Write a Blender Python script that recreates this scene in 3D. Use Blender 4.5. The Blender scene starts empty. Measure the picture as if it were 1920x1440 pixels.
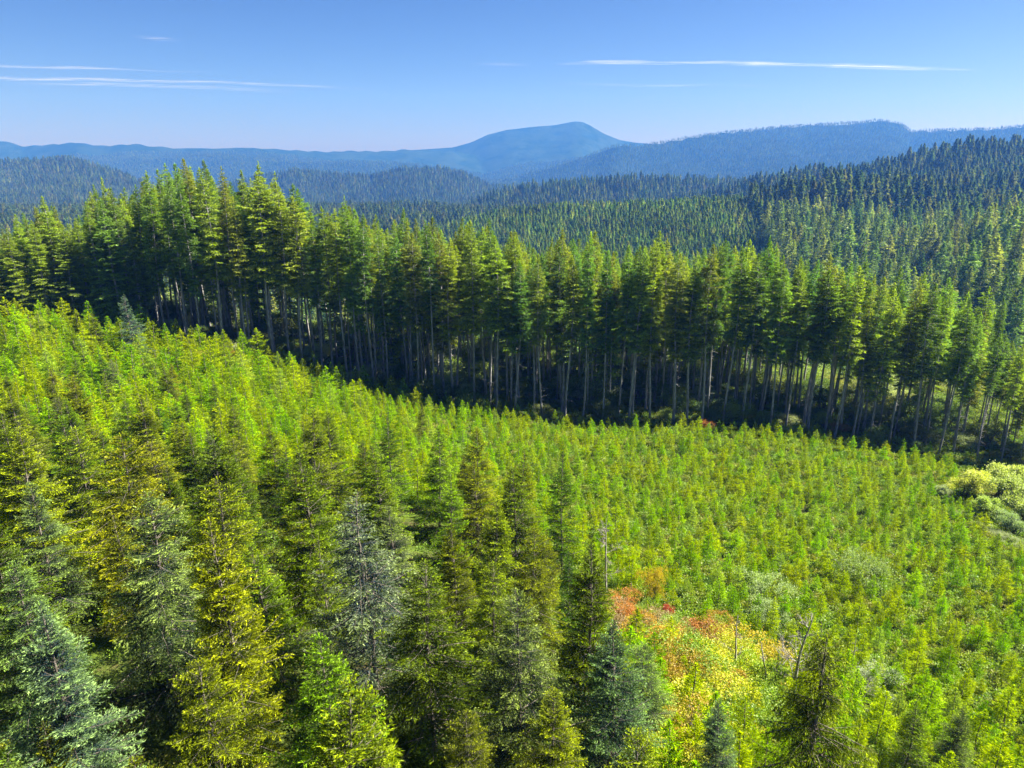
import bpy, math, random
import numpy as np
from mathutils import Vector

sc = bpy.context.scene
COL = sc.collection
R_ = math.radians
# ----------------------------------------------------------------- camera
PITCH = R_(17.5)
F = 1331.0                                   # focal length in photo pixels (1920 wide)
cam_d = bpy.data.cameras.new('camera'); cam = bpy.data.objects.new('camera', cam_d); COL.objects.link(cam)
cam_d.sensor_width = 36.0; cam_d.lens = F / 1920 * 36
cam_d.clip_start = 0.5; cam_d.clip_end = 200000
cam.location = (0, 0, 0); cam.rotation_euler = (R_(90) - PITCH, 0, 0)
sc.camera = cam
# ----------------------------------------------------------------- light
SUN_EL, SUN_AZ = R_(47), R_(80)              # azimuth clockwise from the view direction (+Y)
w = bpy.data.worlds.new('World'); sc.world = w; w.use_nodes = True
nt = w.node_tree; bg = nt.nodes['Background']
sky = nt.nodes.new('ShaderNodeTexSky'); sky.sky_type = 'NISHITA'; sky.sun_disc = False
sky.sun_elevation = SUN_EL; sky.sun_rotation = SUN_AZ
sky.air_density = 1.0; sky.dust_density = 1.5; sky.ozone_density = 3.0; sky.altitude = 1500
bg.inputs['Strength'].default_value = 0.05
wb = nt.nodes.new('ShaderNodeMix'); wb.data_type = 'RGBA'; wb.blend_type = 'MULTIPLY'; wb.inputs[0].default_value = 1
gm = nt.nodes.new('ShaderNodeGamma'); gm.inputs[1].default_value = 1.6; nt.links.new(sky.outputs[0], gm.inputs[0])
wb.inputs[7].default_value = (.170, .146, .152, 1)           # the picture's contrast and white balance
nt.links.new(gm.outputs[0], wb.inputs[6]); nt.links.new(wb.outputs[2], bg.inputs[0])
sl = bpy.data.lights.new('sun', 'SUN'); sl.energy = 5.0; sl.angle = R_(0.5); sl.color = (1.0, 0.95, 0.86)
so = bpy.data.objects.new('sun', sl); COL.objects.link(so)
sdir = Vector((math.sin(SUN_AZ) * math.cos(SUN_EL), math.cos(SUN_AZ) * math.cos(SUN_EL), math.sin(SUN_EL)))
so.rotation_euler = sdir.to_track_quat('Z', 'Y').to_euler()
so.location = (200, 200, 300)
sc.view_settings.view_transform = 'Standard'; sc.view_settings.look = 'None'
sc.view_settings.exposure = 2.17; sc.view_settings.gamma = 1
cy = sc.cycles
cy.max_bounces = 5; cy.diffuse_bounces = 1; cy.glossy_bounces = 1; cy.transmission_bounces = 1
cy.volume_bounces = 1; cy.transparent_max_bounces = 8
cy.sample_clamp_indirect = 4
cy.use_denoising = True
# ----------------------------------------------------------------- materials
def mat(name):
    m = bpy.data.materials.new(name); m.use_nodes = True
    m.node_tree.nodes.clear(); return m, m.node_tree
def N(t, kind, **kw):
    n = t.nodes.new(kind)
    for k, v in kw.items(): setattr(n, k, v)
    return n
def mathn(t, op, a, b=None, clamp=False):
    n = N(t, 'ShaderNodeMath', operation=op, use_clamp=clamp)
    for i, v in enumerate((a, b)):
        if v is None: continue
        if isinstance(v, (int, float)): n.inputs[i].default_value = v
        else: t.links.new(v, n.inputs[i])
    return n.outputs[0]
def mixc(t, fac, a, b, blend='MIX'):
    n = N(t, 'ShaderNodeMix', data_type='RGBA', blend_type=blend)
    for i, v in ((0, fac), (6, a), (7, b)):
        if isinstance(v, (int, float)): n.inputs[i].default_value = v
        elif isinstance(v, tuple): n.inputs[i].default_value = (*v, 1)
        else: t.links.new(v, n.inputs[i])
    return n.outputs[2]
def leaf_mat(name, base, tip, trans=0.4, rnd=0.35, hue=0.03, gloss=0.06, rough=0.5, patch=0.0, power=1.0):
    """needles or leaves: colour base->tip along the face attribute 'tip', tinted by the object colour, varied per object"""
    m, t = mat(name); L = t.links.new
    at = N(t, 'ShaderNodeAttribute', attribute_name='tip')
    oi = N(t, 'ShaderNodeObjectInfo')
    c = mixc(t, mathn(t, 'POWER', at.outputs['Fac'], power), base, tip)  # older needles darker; a steeper power also paints crown-interior shade into the colour
    ta = N(t, 'ShaderNodeAttribute', attribute_name='tint', attribute_type='INSTANCER')
    c = mixc(t, 1.0, c, ta.outputs['Color'], 'MULTIPLY')
    hs = N(t, 'ShaderNodeHueSaturation')
    L(c, hs.inputs['Color'])
    r = oi.outputs['Random']
    L(mathn(t, 'ADD', mathn(t, 'MULTIPLY', r, hue), 0.5 - hue / 2), hs.inputs['Hue'])
    r2 = mathn(t, 'FRACT', mathn(t, 'MULTIPLY', r, 17.31))
    v = mathn(t, 'ADD', mathn(t, 'MULTIPLY', r2, rnd), 1 - rnd / 2)
    if patch:
        g = N(t, 'ShaderNodeNewGeometry'); nz = N(t, 'ShaderNodeTexNoise'); nz.inputs['Scale'].default_value = patch
        nz.inputs['Detail'].default_value = 2
        L(g.outputs['Position'], nz.inputs['Vector'])
        v = mathn(t, 'MULTIPLY', v, mathn(t, 'ADD', mathn(t, 'MULTIPLY', nz.outputs['Fac'], 1.2), 0.4))
    L(v, hs.inputs['Value'])
    c = hs.outputs[0]
    d = N(t, 'ShaderNodeBsdfDiffuse'); tr = N(t, 'ShaderNodeBsdfTranslucent'); gl = N(t, 'ShaderNodeBsdfGlossy')
    gl.inputs['Roughness'].default_value = rough; gl.inputs['Color'].default_value = (.9, .95, 1, 1)
    L(c, d.inputs['Color'])
    L(mixc(t, 1.0, c, (1.1, 1.2, 0.5), 'MULTIPLY'), tr.inputs['Color'])
    m1 = N(t, 'ShaderNodeMixShader'); m1.inputs[0].default_value = trans
    L(d.outputs[0], m1.inputs[1]); L(tr.outputs[0], m1.inputs[2])
    m2 = N(t, 'ShaderNodeMixShader'); m2.inputs[0].default_value = gloss
    L(m1.outputs[0], m2.inputs[1]); L(gl.outputs[0], m2.inputs[2])
    o = N(t, 'ShaderNodeOutputMaterial'); L(m2.outputs[0], o.inputs[0])
    return m
def bark_mat(name, a, b, scale=6.0):
    m, t = mat(name); L = t.links.new
    tc = N(t, 'ShaderNodeTexCoord'); mp = N(t, 'ShaderNodeMapping'); mp.inputs['Scale'].default_value = (scale, scale, scale * .18)
    nz = N(t, 'ShaderNodeTexNoise'); nz.inputs['Scale'].default_value = 1.0; nz.inputs['Detail'].default_value = 4
    L(tc.outputs['Object'], mp.inputs[0]); L(mp.outputs[0], nz.inputs['Vector'])
    rp = N(t, 'ShaderNodeValToRGB'); rp.color_ramp.elements[0].position = .35; rp.color_ramp.elements[1].position = .65
    rp.color_ramp.elements[0].color = (*a, 1); rp.color_ramp.elements[1].color = (*b, 1)
    L(nz.outputs['Fac'], rp.inputs[0])
    d = N(t, 'ShaderNodeBsdfDiffuse'); L(rp.outputs[0], d.inputs[0])
    bp = N(t, 'ShaderNodeBump'); bp.inputs['Strength'].default_value = .6; bp.inputs['Distance'].default_value = .05
    L(nz.outputs['Fac'], bp.inputs['Height']); L(bp.outputs[0], d.inputs['Normal'])
    o = N(t, 'ShaderNodeOutputMaterial'); L(d.outputs[0], o.inputs[0]); return m
def ground_mat(name, cols, scales, bump=.3, dist=.4):
    m, t = mat(name); L = t.links.new
    g = N(t, 'ShaderNodeNewGeometry')
    c = cols[0]
    n0 = None
    for i, s in enumerate(scales):
        nz = N(t, 'ShaderNodeTexNoise'); nz.inputs['Scale'].default_value = s; nz.inputs['Detail'].default_value = 6; nz.inputs['Roughness'].default_value = .65
        L(g.outputs['Position'], nz.inputs['Vector'])
        rp = N(t, 'ShaderNodeValToRGB'); rp.color_ramp.elements[0].position = .42; rp.color_ramp.elements[1].position = .58
        L(nz.outputs['Fac'], rp.inputs[0])
        c = mixc(t, rp.outputs[0], c, cols[i + 1]); n0 = nz
    d = N(t, 'ShaderNodeBsdfDiffuse'); L(c, d.inputs[0])
    bp = N(t, 'ShaderNodeBump'); bp.inputs['Strength'].default_value = bump; bp.inputs['Distance'].default_value = dist
    L(n0.outputs['Fac'], bp.inputs['Height']); L(bp.outputs[0], d.inputs['Normal'])
    o = N(t, 'ShaderNodeOutputMaterial'); L(d.outputs[0], o.inputs[0]); return m

M_YOUNG = leaf_mat('young_needles', (.010, .026, .002), (.44, .62, .008), trans=.34, rnd=.45, hue=.018, gloss=.01, power=2.5)  # dark base and steep power: old needles plus painted shade inside the crowns
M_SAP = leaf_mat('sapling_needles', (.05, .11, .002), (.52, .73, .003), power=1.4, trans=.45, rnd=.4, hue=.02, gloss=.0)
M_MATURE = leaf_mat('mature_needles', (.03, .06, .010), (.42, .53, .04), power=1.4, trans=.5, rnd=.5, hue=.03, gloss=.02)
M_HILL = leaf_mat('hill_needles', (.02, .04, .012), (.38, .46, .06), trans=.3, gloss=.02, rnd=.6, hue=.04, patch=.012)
M_LEAF = leaf_mat('broad_leaves', (.5, .5, .5), (.9, .9, .9), trans=.45, rnd=.25, hue=.02, gloss=.03, rough=.6)
M_BARK = bark_mat('fir_bark', (.15, .15, .15), (.42, .42, .42))
M_YBARK = bark_mat('young_bark', (.10, .085, .07), (.22, .20, .18), 12)
M_DEAD = bark_mat('dead_wood', (.16, .15, .14), (.38, .365, .35), 10)
M_GROUND = ground_mat('undergrowth_soil', [(.07, .055, .03), (.09, .14, .02), (.05, .075, .015)], [.35, 2.2], .8, .5)
M_HILLG = ground_mat('forest_floor', [(.02, .03, .012), (.03, .045, .015), (.06, .06, .025)], [.02, .006], .6, 4)
M_FAR = ground_mat('far_forest', [(.006, .018, .012), (.011, .026, .016), (.018, .034, .02)], [.02, .005], 1.0, 20)

# ----------------------------------------------------------------- mesh helpers
def mesh(name, V, faces, mats, mi=None, tip=None, smooth=False):
    """V (n,3); faces: list of int arrays (k,3) or (k,4)"""
    me = bpy.data.meshes.new(name)
    V = np.asarray(V, np.float32)
    tot = [f.shape[1] * np.ones(len(f), np.int32) for f in faces if len(f)]
    idx = [f.ravel() for f in faces if len(f)]
    tot = np.concatenate(tot); idx = np.concatenate(idx).astype(np.int32)
    me.vertices.add(len(V)); me.vertices.foreach_set('co', V.ravel())
    me.loops.add(len(idx)); me.loops.foreach_set('vertex_index', idx)
    me.polygons.add(len(tot))
    st = np.zeros(len(tot), np.int32); st[1:] = np.cumsum(tot)[:-1]
    me.polygons.foreach_set('loop_start', st)
    for m in mats: me.materials.append(m)
    if mi is not None: me.polygons.foreach_set('material_index', np.asarray(mi, np.int32))
    if smooth: me.polygons.foreach_set('use_smooth', np.ones(len(tot), bool))
    me.update(calc_edges=True)
    if tip is not None:
        a = me.attributes.new('tip', 'FLOAT', 'FACE'); a.data.foreach_set('value', np.asarray(tip, np.float32))
    return me
def unit(v):
    return v / np.maximum(np.linalg.norm(v, axis=-1, keepdims=True), 1e-9)
def tubes(paths, radii, sides):
    """paths (n,k,3), radii (n,k) -> verts, quads"""
    P = np.asarray(paths, float); R = np.asarray(radii, float); n, k, _ = P.shape
    T = np.gradient(P, axis=1); T = unit(T)
    ref = np.where(np.abs(T[..., 2:3]) > .9, np.array([1., 0, 0]), np.array([0, 0, 1.]))
    A = unit(np.cross(T, ref)); B = np.cross(T, A)
    an = np.arange(sides) / sides * 2 * math.pi
    V = P[:, :, None] + R[:, :, None, None] * (np.cos(an)[None, None, :, None] * A[:, :, None] + np.sin(an)[None, None, :, None] * B[:, :, None])
    base = (np.arange(n) * k * sides)[:, None, None] + (np.arange(k - 1) * sides)[None, :, None]
    j = np.arange(sides)[None, None]; j2 = (j + 1) % sides
    q = np.stack([base + j, base + j2, base + sides + j2, base + sides + j], -1).reshape(-1, 4)
    return V.reshape(-1, 3), q

def conifer(seed, H, cb, R, gap, per, tsp, tlen, nel, el, ew, prof='young', up=(55, 5), droop=.25, twdroop=.1, miss=.08, rt=.12, sides=7, bsides=3, leader=True, stubs=0, wood=True, irr=.18, lean=0.0):
    """a conifer with real branches, twigs and needle sprays. returns wood (V,Q), needles (V,T,tip)"""
    r = np.random.default_rng(seed)
    zs = []
    z = cb * H
    while z < H * .985:
        g = gap * (1.15 - .55 * (z / H))
        for _ in range(per): zs.append(z + r.normal(0, g * .13))
        for _ in range(r.integers(0, 3)): zs.append(z + g * r.random())
        z += g
    zs = np.array(zs); zs = zs[r.random(len(zs)) > miss]; n = len(zs)
    t = np.clip((H - zs) / (H * (1 - cb)), .004, 1)
    if prof == 'young': pr = t ** .8 * (1 - .25 * np.clip(t - .8, 0, 1) / .2)
    elif prof == 'narrow': pr = t ** .6 * .9
    else: pr = np.minimum(1, (t / .6) ** .8) * (1 - .45 * np.clip((t - .65) / .35, 0, 1))
    az = r.random(n) * 2 * math.pi
    # the crown is uneven: lobes by direction and height
    ph = r.random(4) * 6.28
    lob = 1 + irr * (np.sin(az * 2 + ph[0] + zs * .25) + .7 * np.sin(az * 3 + ph[1] - zs * .5)) * .6 + irr * .6 * np.sin(zs * (18 / H) + ph[2])
    L = R * pr * lob * r.uniform(.68, 1.18, n) + .02 * R
    a0 = R_(up[1]) + (R_(up[0]) - R_(up[1])) * np.exp(-t * 3.2) + r.normal(0, .10, n)
    wob = lambda zz: np.stack([lean * H * (zz / H) ** 1.6 + .012 * H * np.sin(zz / H * 5 + ph[3]), .012 * H * np.sin(zz / H * 4 + ph[2])], -1) - np.array([0 * 1., 0]) 
    w0 = wob(np.array([0.]))[0]
    def trunk_at(zz):
        return np.concatenate([wob(zz) - w0, np.asarray(zz)[:, None]], -1)
    def bpt(i, s):
        """point on branch i at s in 0..1"""
        e = a0[i]; l = L[i]
        d = s * l
        rr = d * np.cos(e)
        zz = d * np.sin(e) - droop * l * s ** 1.6 * (t[i] ** .5) + .12 * droop * l * s ** 4
        side = .06 * l * np.sin(s * 3 + i)
        return trunk_at(zs[i]) + np.stack([rr * np.cos(az[i]) - side * np.sin(az[i]), rr * np.sin(az[i]) + side * np.cos(az[i]), zz], -1)
    # twigs
    nt_ = np.maximum(2, (L * .88 / tsp)).astype(int) * 2
    bi = np.repeat(np.arange(n), nt_)
    k = np.concatenate([np.arange(c) for c in nt_])
    s = .12 + .88 * ((k // 2 + r.random(len(k)) * .8) / np.repeat(nt_ / 2, nt_)); s = np.clip(s, 0, 1)
    sg = np.where(k % 2 == 0, 1., -1.)
    P = bpt(bi, s); D = unit(bpt(bi, np.minimum(s + .05, 1.05)) - bpt(bi, s - .03))
    S = unit(np.cross(D, np.array([0, 0, 1.]))); U = np.cross(S, D)
    ang = R_(52) + r.normal(0, .22, len(k))
    TD = D * np.cos(ang)[:, None] + S * (sg * np.sin(ang))[:, None] + U * r.normal(.02, .15, len(k))[:, None]
    TD[:, 2] -= twdroop; TD = unit(TD)
    TL = tlen * np.clip(1.25 - s, .25, 1) * np.clip(L[bi] / (R * .45), .3, 1) * r.uniform(.6, 1.25, len(k)) * np.clip((s - .02) * 5, .3, 1)
    # needle sprays on every twig, and along the branch
    m = len(k); ne = np.maximum(2, np.round(nel * np.clip(TL / tlen, .35, 1.2))).astype(int)
    ti = np.repeat(np.arange(m), ne); q = np.concatenate([np.arange(c) for c in ne]); fr = (q + r.random(len(q)) * .7) / np.repeat(ne, ne)
    p = P[ti] + TD[ti] * (fr * TL[ti])[:, None]
    p[:, 2] -= twdroop * TL[ti] * fr ** 2 * .8
    side = unit(np.cross(TD[ti], U[bi][ti])) * np.where(q % 2 == 0, 1., -1.)[:, None]
    d = TD[ti] * r.uniform(.5, 1.1, len(q))[:, None] + side * r.uniform(.2, 1.0, len(q))[:, None] * (1 - .5 * fr)[:, None] + U[bi][ti] * r.normal(.10, .28, len(q))[:, None]
    d = unit(d + r.normal(0, .12, d.shape)); d[:, 2] -= twdroop * .5; d = unit(d)
    ln = el * r.uniform(.6, 1.3, len(q)) * np.clip(.4 + 2.2 * t[bi][ti], .4, 1)
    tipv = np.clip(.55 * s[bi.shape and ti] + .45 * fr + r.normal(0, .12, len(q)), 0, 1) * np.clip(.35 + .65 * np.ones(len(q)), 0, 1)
    # leader
    if leader:
        nl = int(40 * max(1, H / 14)); lz = H * (1 - .07 * r.random(nl)); lz[:nl // 4] = H * (1 - .02 * r.random(nl // 4))
        aa = r.random(nl) * 6.28; lp = trunk_at(lz)
        ld = unit(np.stack([np.cos(aa) * .5, np.sin(aa) * .5, .8 + 0 * aa], -1))
        p = np.concatenate([p, lp]); d = np.concatenate([d, ld]); ln = np.concatenate([ln, el * .7 * r.uniform(.6, 1.2, nl)]); tipv = np.concatenate([tipv, np.ones(nl)])
    rv = r.normal(0, 1, d.shape); rv[:, 2] *= .5
    wv = unit(np.cross(d, rv)) * (ew * r.uniform(.6, 1.3, len(d)) / 2)[:, None]
    V = np.stack([p - wv, p + wv, p + d * ln[:, None]], 1).reshape(-1, 3)
    T = np.arange(len(V)).reshape(-1, 3)
    # wood
    zz = np.linspace(0, H * (.985 if leader else .86), 12)
    tp = trunk_at(zz)[None]; tr = (rt * (1 - zz / H) ** .85 + .012)[None]; tr[0, 0] *= 1.25
    WV, WQ = tubes(tp, tr, sides)
    if wood:
        ss = np.array([0, .33, .66, 1.])
        BP = np.stack([bpt(np.arange(n), np.full(n, x)) for x in ss], 1)
        br = (np.clip(L * .011, .008, .06))[:, None] * np.array([1, .75, .5, .15])[None]
        bv, bq = tubes(BP, br, bsides); WQ = np.concatenate([WQ, bq + len(WV)]); WV = np.concatenate([WV, bv])
    if stubs:
        zz = r.uniform(.12 * H, cb * H, stubs); a = r.random(stubs) * 6.28; l = r.uniform(.5, 2.2, stubs)
        o = trunk_at(zz); e = np.stack([np.cos(a) * l, np.sin(a) * l, -l * r.uniform(-.1, .35, stubs)], -1)
        BP = np.stack([o, o + e * .5 + np.array([0, 0, .05]), o + e], 1)
        bv, bq = tubes(BP, np.array([[.04, .03, .012]]).repeat(stubs, 0), 3); WQ = np.concatenate([WQ, bq + len(WV)]); WV = np.concatenate([WV, bv])
    return WV, WQ, V, T, tipv

class Kind:
    def __init__(s, name, H, wood, crown, joined=None): s.name, s.H, s.wood, s.crown, s.joined = name, H, wood, crown, joined
def make_kind(name, bark, leaf, joined=False, **kw):
    WV, WQ, V, T, tip = conifer(**kw)
    if joined:
        me = mesh(name, np.concatenate([WV, V]), [WQ, T + len(WV)], [bark, leaf], np.r_[np.zeros(len(WQ)), np.ones(len(T))], np.r_[np.zeros(len(WQ)), tip])
        return Kind(name, kw['H'], None, None, me)
    k = Kind(name, kw['H'], mesh(name + '_trunk', WV, [WQ], [bark]), mesh(name + '_crown', V, [T], [leaf], tip=tip))
    if name.startswith('mature'): k.both = mesh(name + '_whole', np.concatenate([WV, V]), [WQ, T + len(WV)], [bark, leaf], np.r_[np.zeros(len(WQ)), np.ones(len(T))], np.r_[np.zeros(len(WQ)), tip])
    return k

# ----------------------------------------------------------------- terrain
cp, sp = math.cos(PITCH), math.sin(PITCH)
def slope(py):                                # z/Y of the ray through photo row py
    v = (720 - np.asarray(py, float)) / F
    return (v * cp - sp) / (cp + v * sp)
def proj(x, y, z):
    dpt = y * cp - z * sp
    return 960 + F * x / dpt, 720 - F * (y * sp + z * cp) / dpt, dpt
NEAR = np.array([(-20, -30, -27), (20, -30, -33), (-40, 0, -26), (0, 0, -30), (40, 0, -36), (-20, 23, -26), (-50, 25, -25), (5, 23, -30), (25, 23, -37), (50, 25, -39), (-35, 45, -29.5), (-70, 45, -27), (0, 45, -33), (35, 45, -41), (70, 45, -42),
    (-60, 70, -32), (-20, 70, -35.5), (15, 70, -40.5), (55, 70, -45), (90, 70, -48), (-100, 90, -29), (-75, 95, -32.5), (-30, 95, -37.5), (20, 95, -44), (70, 95, -49), (110, 95, -52),
    (-110, 130, -28), (-88, 130, -31), (-71, 135, -34), (-53, 133, -36), (-34, 135, -42.5), (-22, 130, -43.7), (-6, 126, -45), (12.6, 121, -46), (33, 121, -46.2), (51, 122, -47.7), (67, 120, -50), (79, 118, -51.8), (88, 115, -51.5), (130, 120, -56),
    (-150, 165, -30), (-90, 165, -36), (-50, 165, -40), (0, 165, -47), (60, 165, -52), (110, 165, -56), (170, 165, -62),
    (-180, 220, -48), (-90, 220, -58), (0, 220, -66), (60, 220, -70), (110, 220, -74), (170, 220, -80), (-200, 300, -80), (0, 300, -85), (200, 300, -90)], float)
def _tps():
    P = NEAR[:, :2]; n = len(P)
    d = np.linalg.norm(P[:, None] - P[None], axis=-1); K = np.where(d > 0, d * d * np.log(d + 1e-12), 0) + np.eye(n) * 60
    Q = np.c_[np.ones(n), P]; A = np.block([[K, Q], [Q.T, np.zeros((3, 3))]])
    return np.linalg.solve(A, np.r_[NEAR[:, 2], 0, 0, 0])
TW = _tps()
def near_z(x, y):
    x = np.asarray(x, float); y = np.asarray(y, float); sh = x.shape; x = x.ravel(); y = y.ravel()
    out = np.empty(len(x))
    for a in range(0, len(x), 20000):
        X = np.c_[x[a:a + 20000], y[a:a + 20000]]
        d = np.linalg.norm(X[:, None] - NEAR[None, :, :2], axis=-1)
        out[a:a + 20000] = (d * d * np.log(d + 1e-9)) @ TW[:-3] + TW[-3] + X @ TW[-2:]
    return out.reshape(sh)
def _hash(ix, iy, s):
    h = np.sin(ix * 127.1 + iy * 311.7 + s * 74.7) * 43758.5453; return h - np.floor(h)
def vnoise(x, y, s=0):
    ix, iy = np.floor(x), np.floor(y); fx, fy = x - ix, y - iy
    fx = fx * fx * (3 - 2 * fx); fy = fy * fy * (3 - 2 * fy)
    a, b, c, d = _hash(ix, iy, s), _hash(ix + 1, iy, s), _hash(ix, iy + 1, s), _hash(ix + 1, iy + 1, s)
    return (a * (1 - fx) + b * fx) * (1 - fy) + (c * (1 - fx) + d * fx) * fy * 1.0 - .5
def fbm(x, y, s=0, o=4):
    t = 0; a = 1
    for i in range(o): t = t + a * vnoise(x * 2 ** i + 13.7 * i, y * 2 ** i, s + i); a *= .5
    return t
# far ridges: distance, crest traced as (column, row), fall, fall length, height of trees on it, spur size
LAYERS = [
    ('right', 1400, [(1050, 520), (1150, 440), (1250, 385), (1380, 338), (1500, 318), (1600, 305), (1700, 287), (1800, 264), (1920, 257), (2200, 235)], 102, 430, 26, 14),
    ('plantation', 900, [(500, 560), (700, 480), (800, 430), (880, 403), (950, 386), (1050, 378), (1200, 373), (1350, 364), (1500, 352), (1700, 345), (2200, 345)], 60, 260, 17, 5),
    ('second', 1900, [(700, 470), (820, 400), (880, 370), (940, 348), (1000, 336), (1100, 329), (1200, 322), (1300, 326), (1400, 330), (1600, 330), (2200, 330)], 120, 400, 26, 14),
    ('middle', 3000, [(250, 420), (400, 345), (480, 326), (550, 312), (620, 318), (700, 322), (760, 309), (830, 309), (870, 318), (920, 342), (980, 348), (1050, 350), (1200, 370), (2200, 400)], 190, 520, 26, 30),
    ('leftward', 2700, [(-300, 305), (0, 293), (60, 294), (130, 289), (170, 299), (220, 315), (280, 340), (340, 375), (450, 430), (2200, 900)], 180, 520, 26, 26),
    ('blue', 4600, [(700, 420), (900, 340), (980, 321), (1030, 306), (1100, 284), (1150, 264), (1200, 263), (1250, 256), (1320, 245), (1400, 237), (1480, 229), (1560, 226), (1640, 218), (1680, 226), (1700, 239), (1760, 237), (1850, 235), (1920, 227), (2200, 220)], 380, 900, 24, 70),
    ('foothill', 5000, [(-300, 305), (0, 302), (150, 306), (250, 298), (330, 288), (420, 284), (480, 291), (560, 300), (650, 297), (760, 300), (850, 312), (900, 328), (1000, 345), (2200, 500)], 330, 900, 22, 60),
    ('skyline', 6000, [(-300, 268), (0, 263), (20, 265), (50, 273), (80, 271), (110, 269), (150, 266), (170, 270), (200, 273), (260, 269), (290, 273), (330, 276), (400, 278), (480, 276), (560, 281), (620, 284), (650, 282), (720, 283), (760, 280), (850, 284), (950, 300), (1100, 320), (2200, 340)], 420, 1500, 0, 50),
    ('mountain', 6700, [(-300, 330), (500, 318), (640, 295), (740, 281), (790, 278), (850, 274), (885, 264), (915, 250), (950, 241), (1000, 235), (1040, 232), (1075, 225), (1090, 226), (1105, 233), (1130, 248), (1160, 260), (1190, 265), (1230, 268), (1400, 290), (2200, 300)], 620, 1500, 0, 20),
]
def tree_h(layer): return layer[5]
def far_z(x, y):
    x = np.asarray(x, float); y = np.asarray(y, float)
    yy = np.maximum(y, 150)
    px = 960 + (1361 + 33 * np.clip(np.log(yy / 500) / 1.8, 0, 1)) * x / yy
    z = -118 - 130 * np.clip((yy - 1500) / 3000, 0, 1) + 10 * fbm(x / 300, y / 300, 9)
    for i, (nm, Y, pts, D, L, th, sp_) in enumerate(LAYERS):
        p = np.array(pts, float)
        Yc = Y * (1 + (.05 if Y < 6500 else .0) * np.sin(px / 160 + i * 2.1))
        zc = slope(np.interp(px, p[:, 0], p[:, 1])) * Yc - th * .9
        d = yy - Yc
        spur = sp_ * fbm(x / (sp_ * 11) + i * 9, y / (sp_ * 17), i, 4) * np.clip(np.abs(d) / (L * .35), .14 if 4000 < Y < 6500 else 0., 1)
        q = zc - D * (1 - np.exp(-np.abs(d) * np.where(d > 0, 1.6, 1) / L)) + spur
        z = np.maximum(z, q)
    return z
def terrain(x, y):
    x = np.asarray(x, float); y = np.asarray(y, float)
    zn = near_z(np.clip(x, -220, 220), np.clip(y, -40, 310)) + .5 * fbm(x / 6, y / 6, 3, 3)
    k = np.clip((y - 170) / 130, 0, 1); k = k * k * (3 - 2 * k)
    return zn * (1 - k) + far_z(x, y) * k
def grid(name, y0, y1, rows, cols, m, span=1.0, label=None):
    t = np.linspace(0, 1, rows)
    ys = y0 + (y1 - y0) * t if y1 < 400 else y0 * (y1 / y0) ** t
    us = np.linspace(-span, span, cols)
    Yg, Ug = np.meshgrid(ys, us, indexing='ij'); Xg = Ug * (Yg + 80)
    Z = terrain(Xg, Yg)
    V = np.stack([Xg, Yg, Z], -1).reshape(-1, 3)
    i = np.arange(rows - 1)[:, None] * cols + np.arange(cols - 1)[None]
    Q = np.stack([i, i + 1, i + cols + 1, i + cols], -1).reshape(-1, 4)
    o = bpy.data.objects.new(name, mesh(name, V, [Q], [m], smooth=True)); COL.objects.link(o); o['kind'] = 'structure'
    if label: o['label'] = label
    return o
grid('ground', -40, 260, 130, 160, M_GROUND)
grid('hills', 260, 3300, 170, 300, M_HILLG)
grid('mountains', 3300, 9400, 110, 420, M_FAR)

# visibility horizon: highest sight line before each place, in a polar table
PX = np.linspace(-160, 2080, 225); YS = 250 * (12000 / 250) ** np.linspace(0, 1, 260)
_Y, _P = np.meshgrid(YS, PX, indexing='ij'); _X = (_P - 960) / 1374 * _Y
_Z = terrain(_X, _Y)
HOR = np.maximum.accumulate(_Z / _Y, axis=0)
def visible(x, y, ztop, slack=14):
    px = 960 + 1374 * x / y
    i = np.clip(np.searchsorted(YS, y) - 1, 0, len(YS) - 1); j = np.clip(np.round((px - PX[0]) / (PX[1] - PX[0])).astype(int), 0, len(PX) - 1)
    return (ztop + slack) / y > HOR[np.maximum(i - 1, 0), j]

# ----------------------------------------------------------------- placing
rng = np.random.default_rng(11)
rnd = random.Random(4)
THINGS = []
def thing(name, label, cat, group, loc, kind, h, rz=0., wid=1., color=(1, 1, 1), parts=True, tilt=(0, 0)):
    s = h / kind.H
    if kind.joined is not None:
        o = bpy.data.objects.new(name, kind.joined); COL.objects.link(o); o['tint'] = tuple(map(float, color))
    else:
        o = bpy.data.objects.new(name, None); COL.objects.link(o); o.empty_display_size = .3
        for nm, me in (('trunk', kind.wood), ('crown', kind.crown)):
            if me is None: continue
            c = bpy.data.objects.new(nm, me); COL.objects.link(c); c.parent = o; c['tint'] = tuple(map(float, color))
    o.location = loc; o.rotation_euler = (tilt[0], tilt[1], rz); o.scale = (s * wid, s * wid, s)
    if label: o['label'] = label
    o['category'] = cat
    if group: o['group'] = group
    THINGS.append(o)
    return o
def on_ray(px, Y, z):                         # x for a photo column at forward distance Y, height z
    return (px - 960) / F * (Y * cp - z * sp)
def from_top(px, py, h, y0=10, y1=260):
    """where a tree of height h stands when its tip is seen at px,py"""
    ys = np.linspace(y0, y1, 1200); z = slope(py) * ys; x = on_ray(px, ys, z)
    g = z - h - terrain(x, ys)
    i = np.argmax(g < 0)
    return float(x[i]), float(ys[i]), float(z[i] - h)
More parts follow.
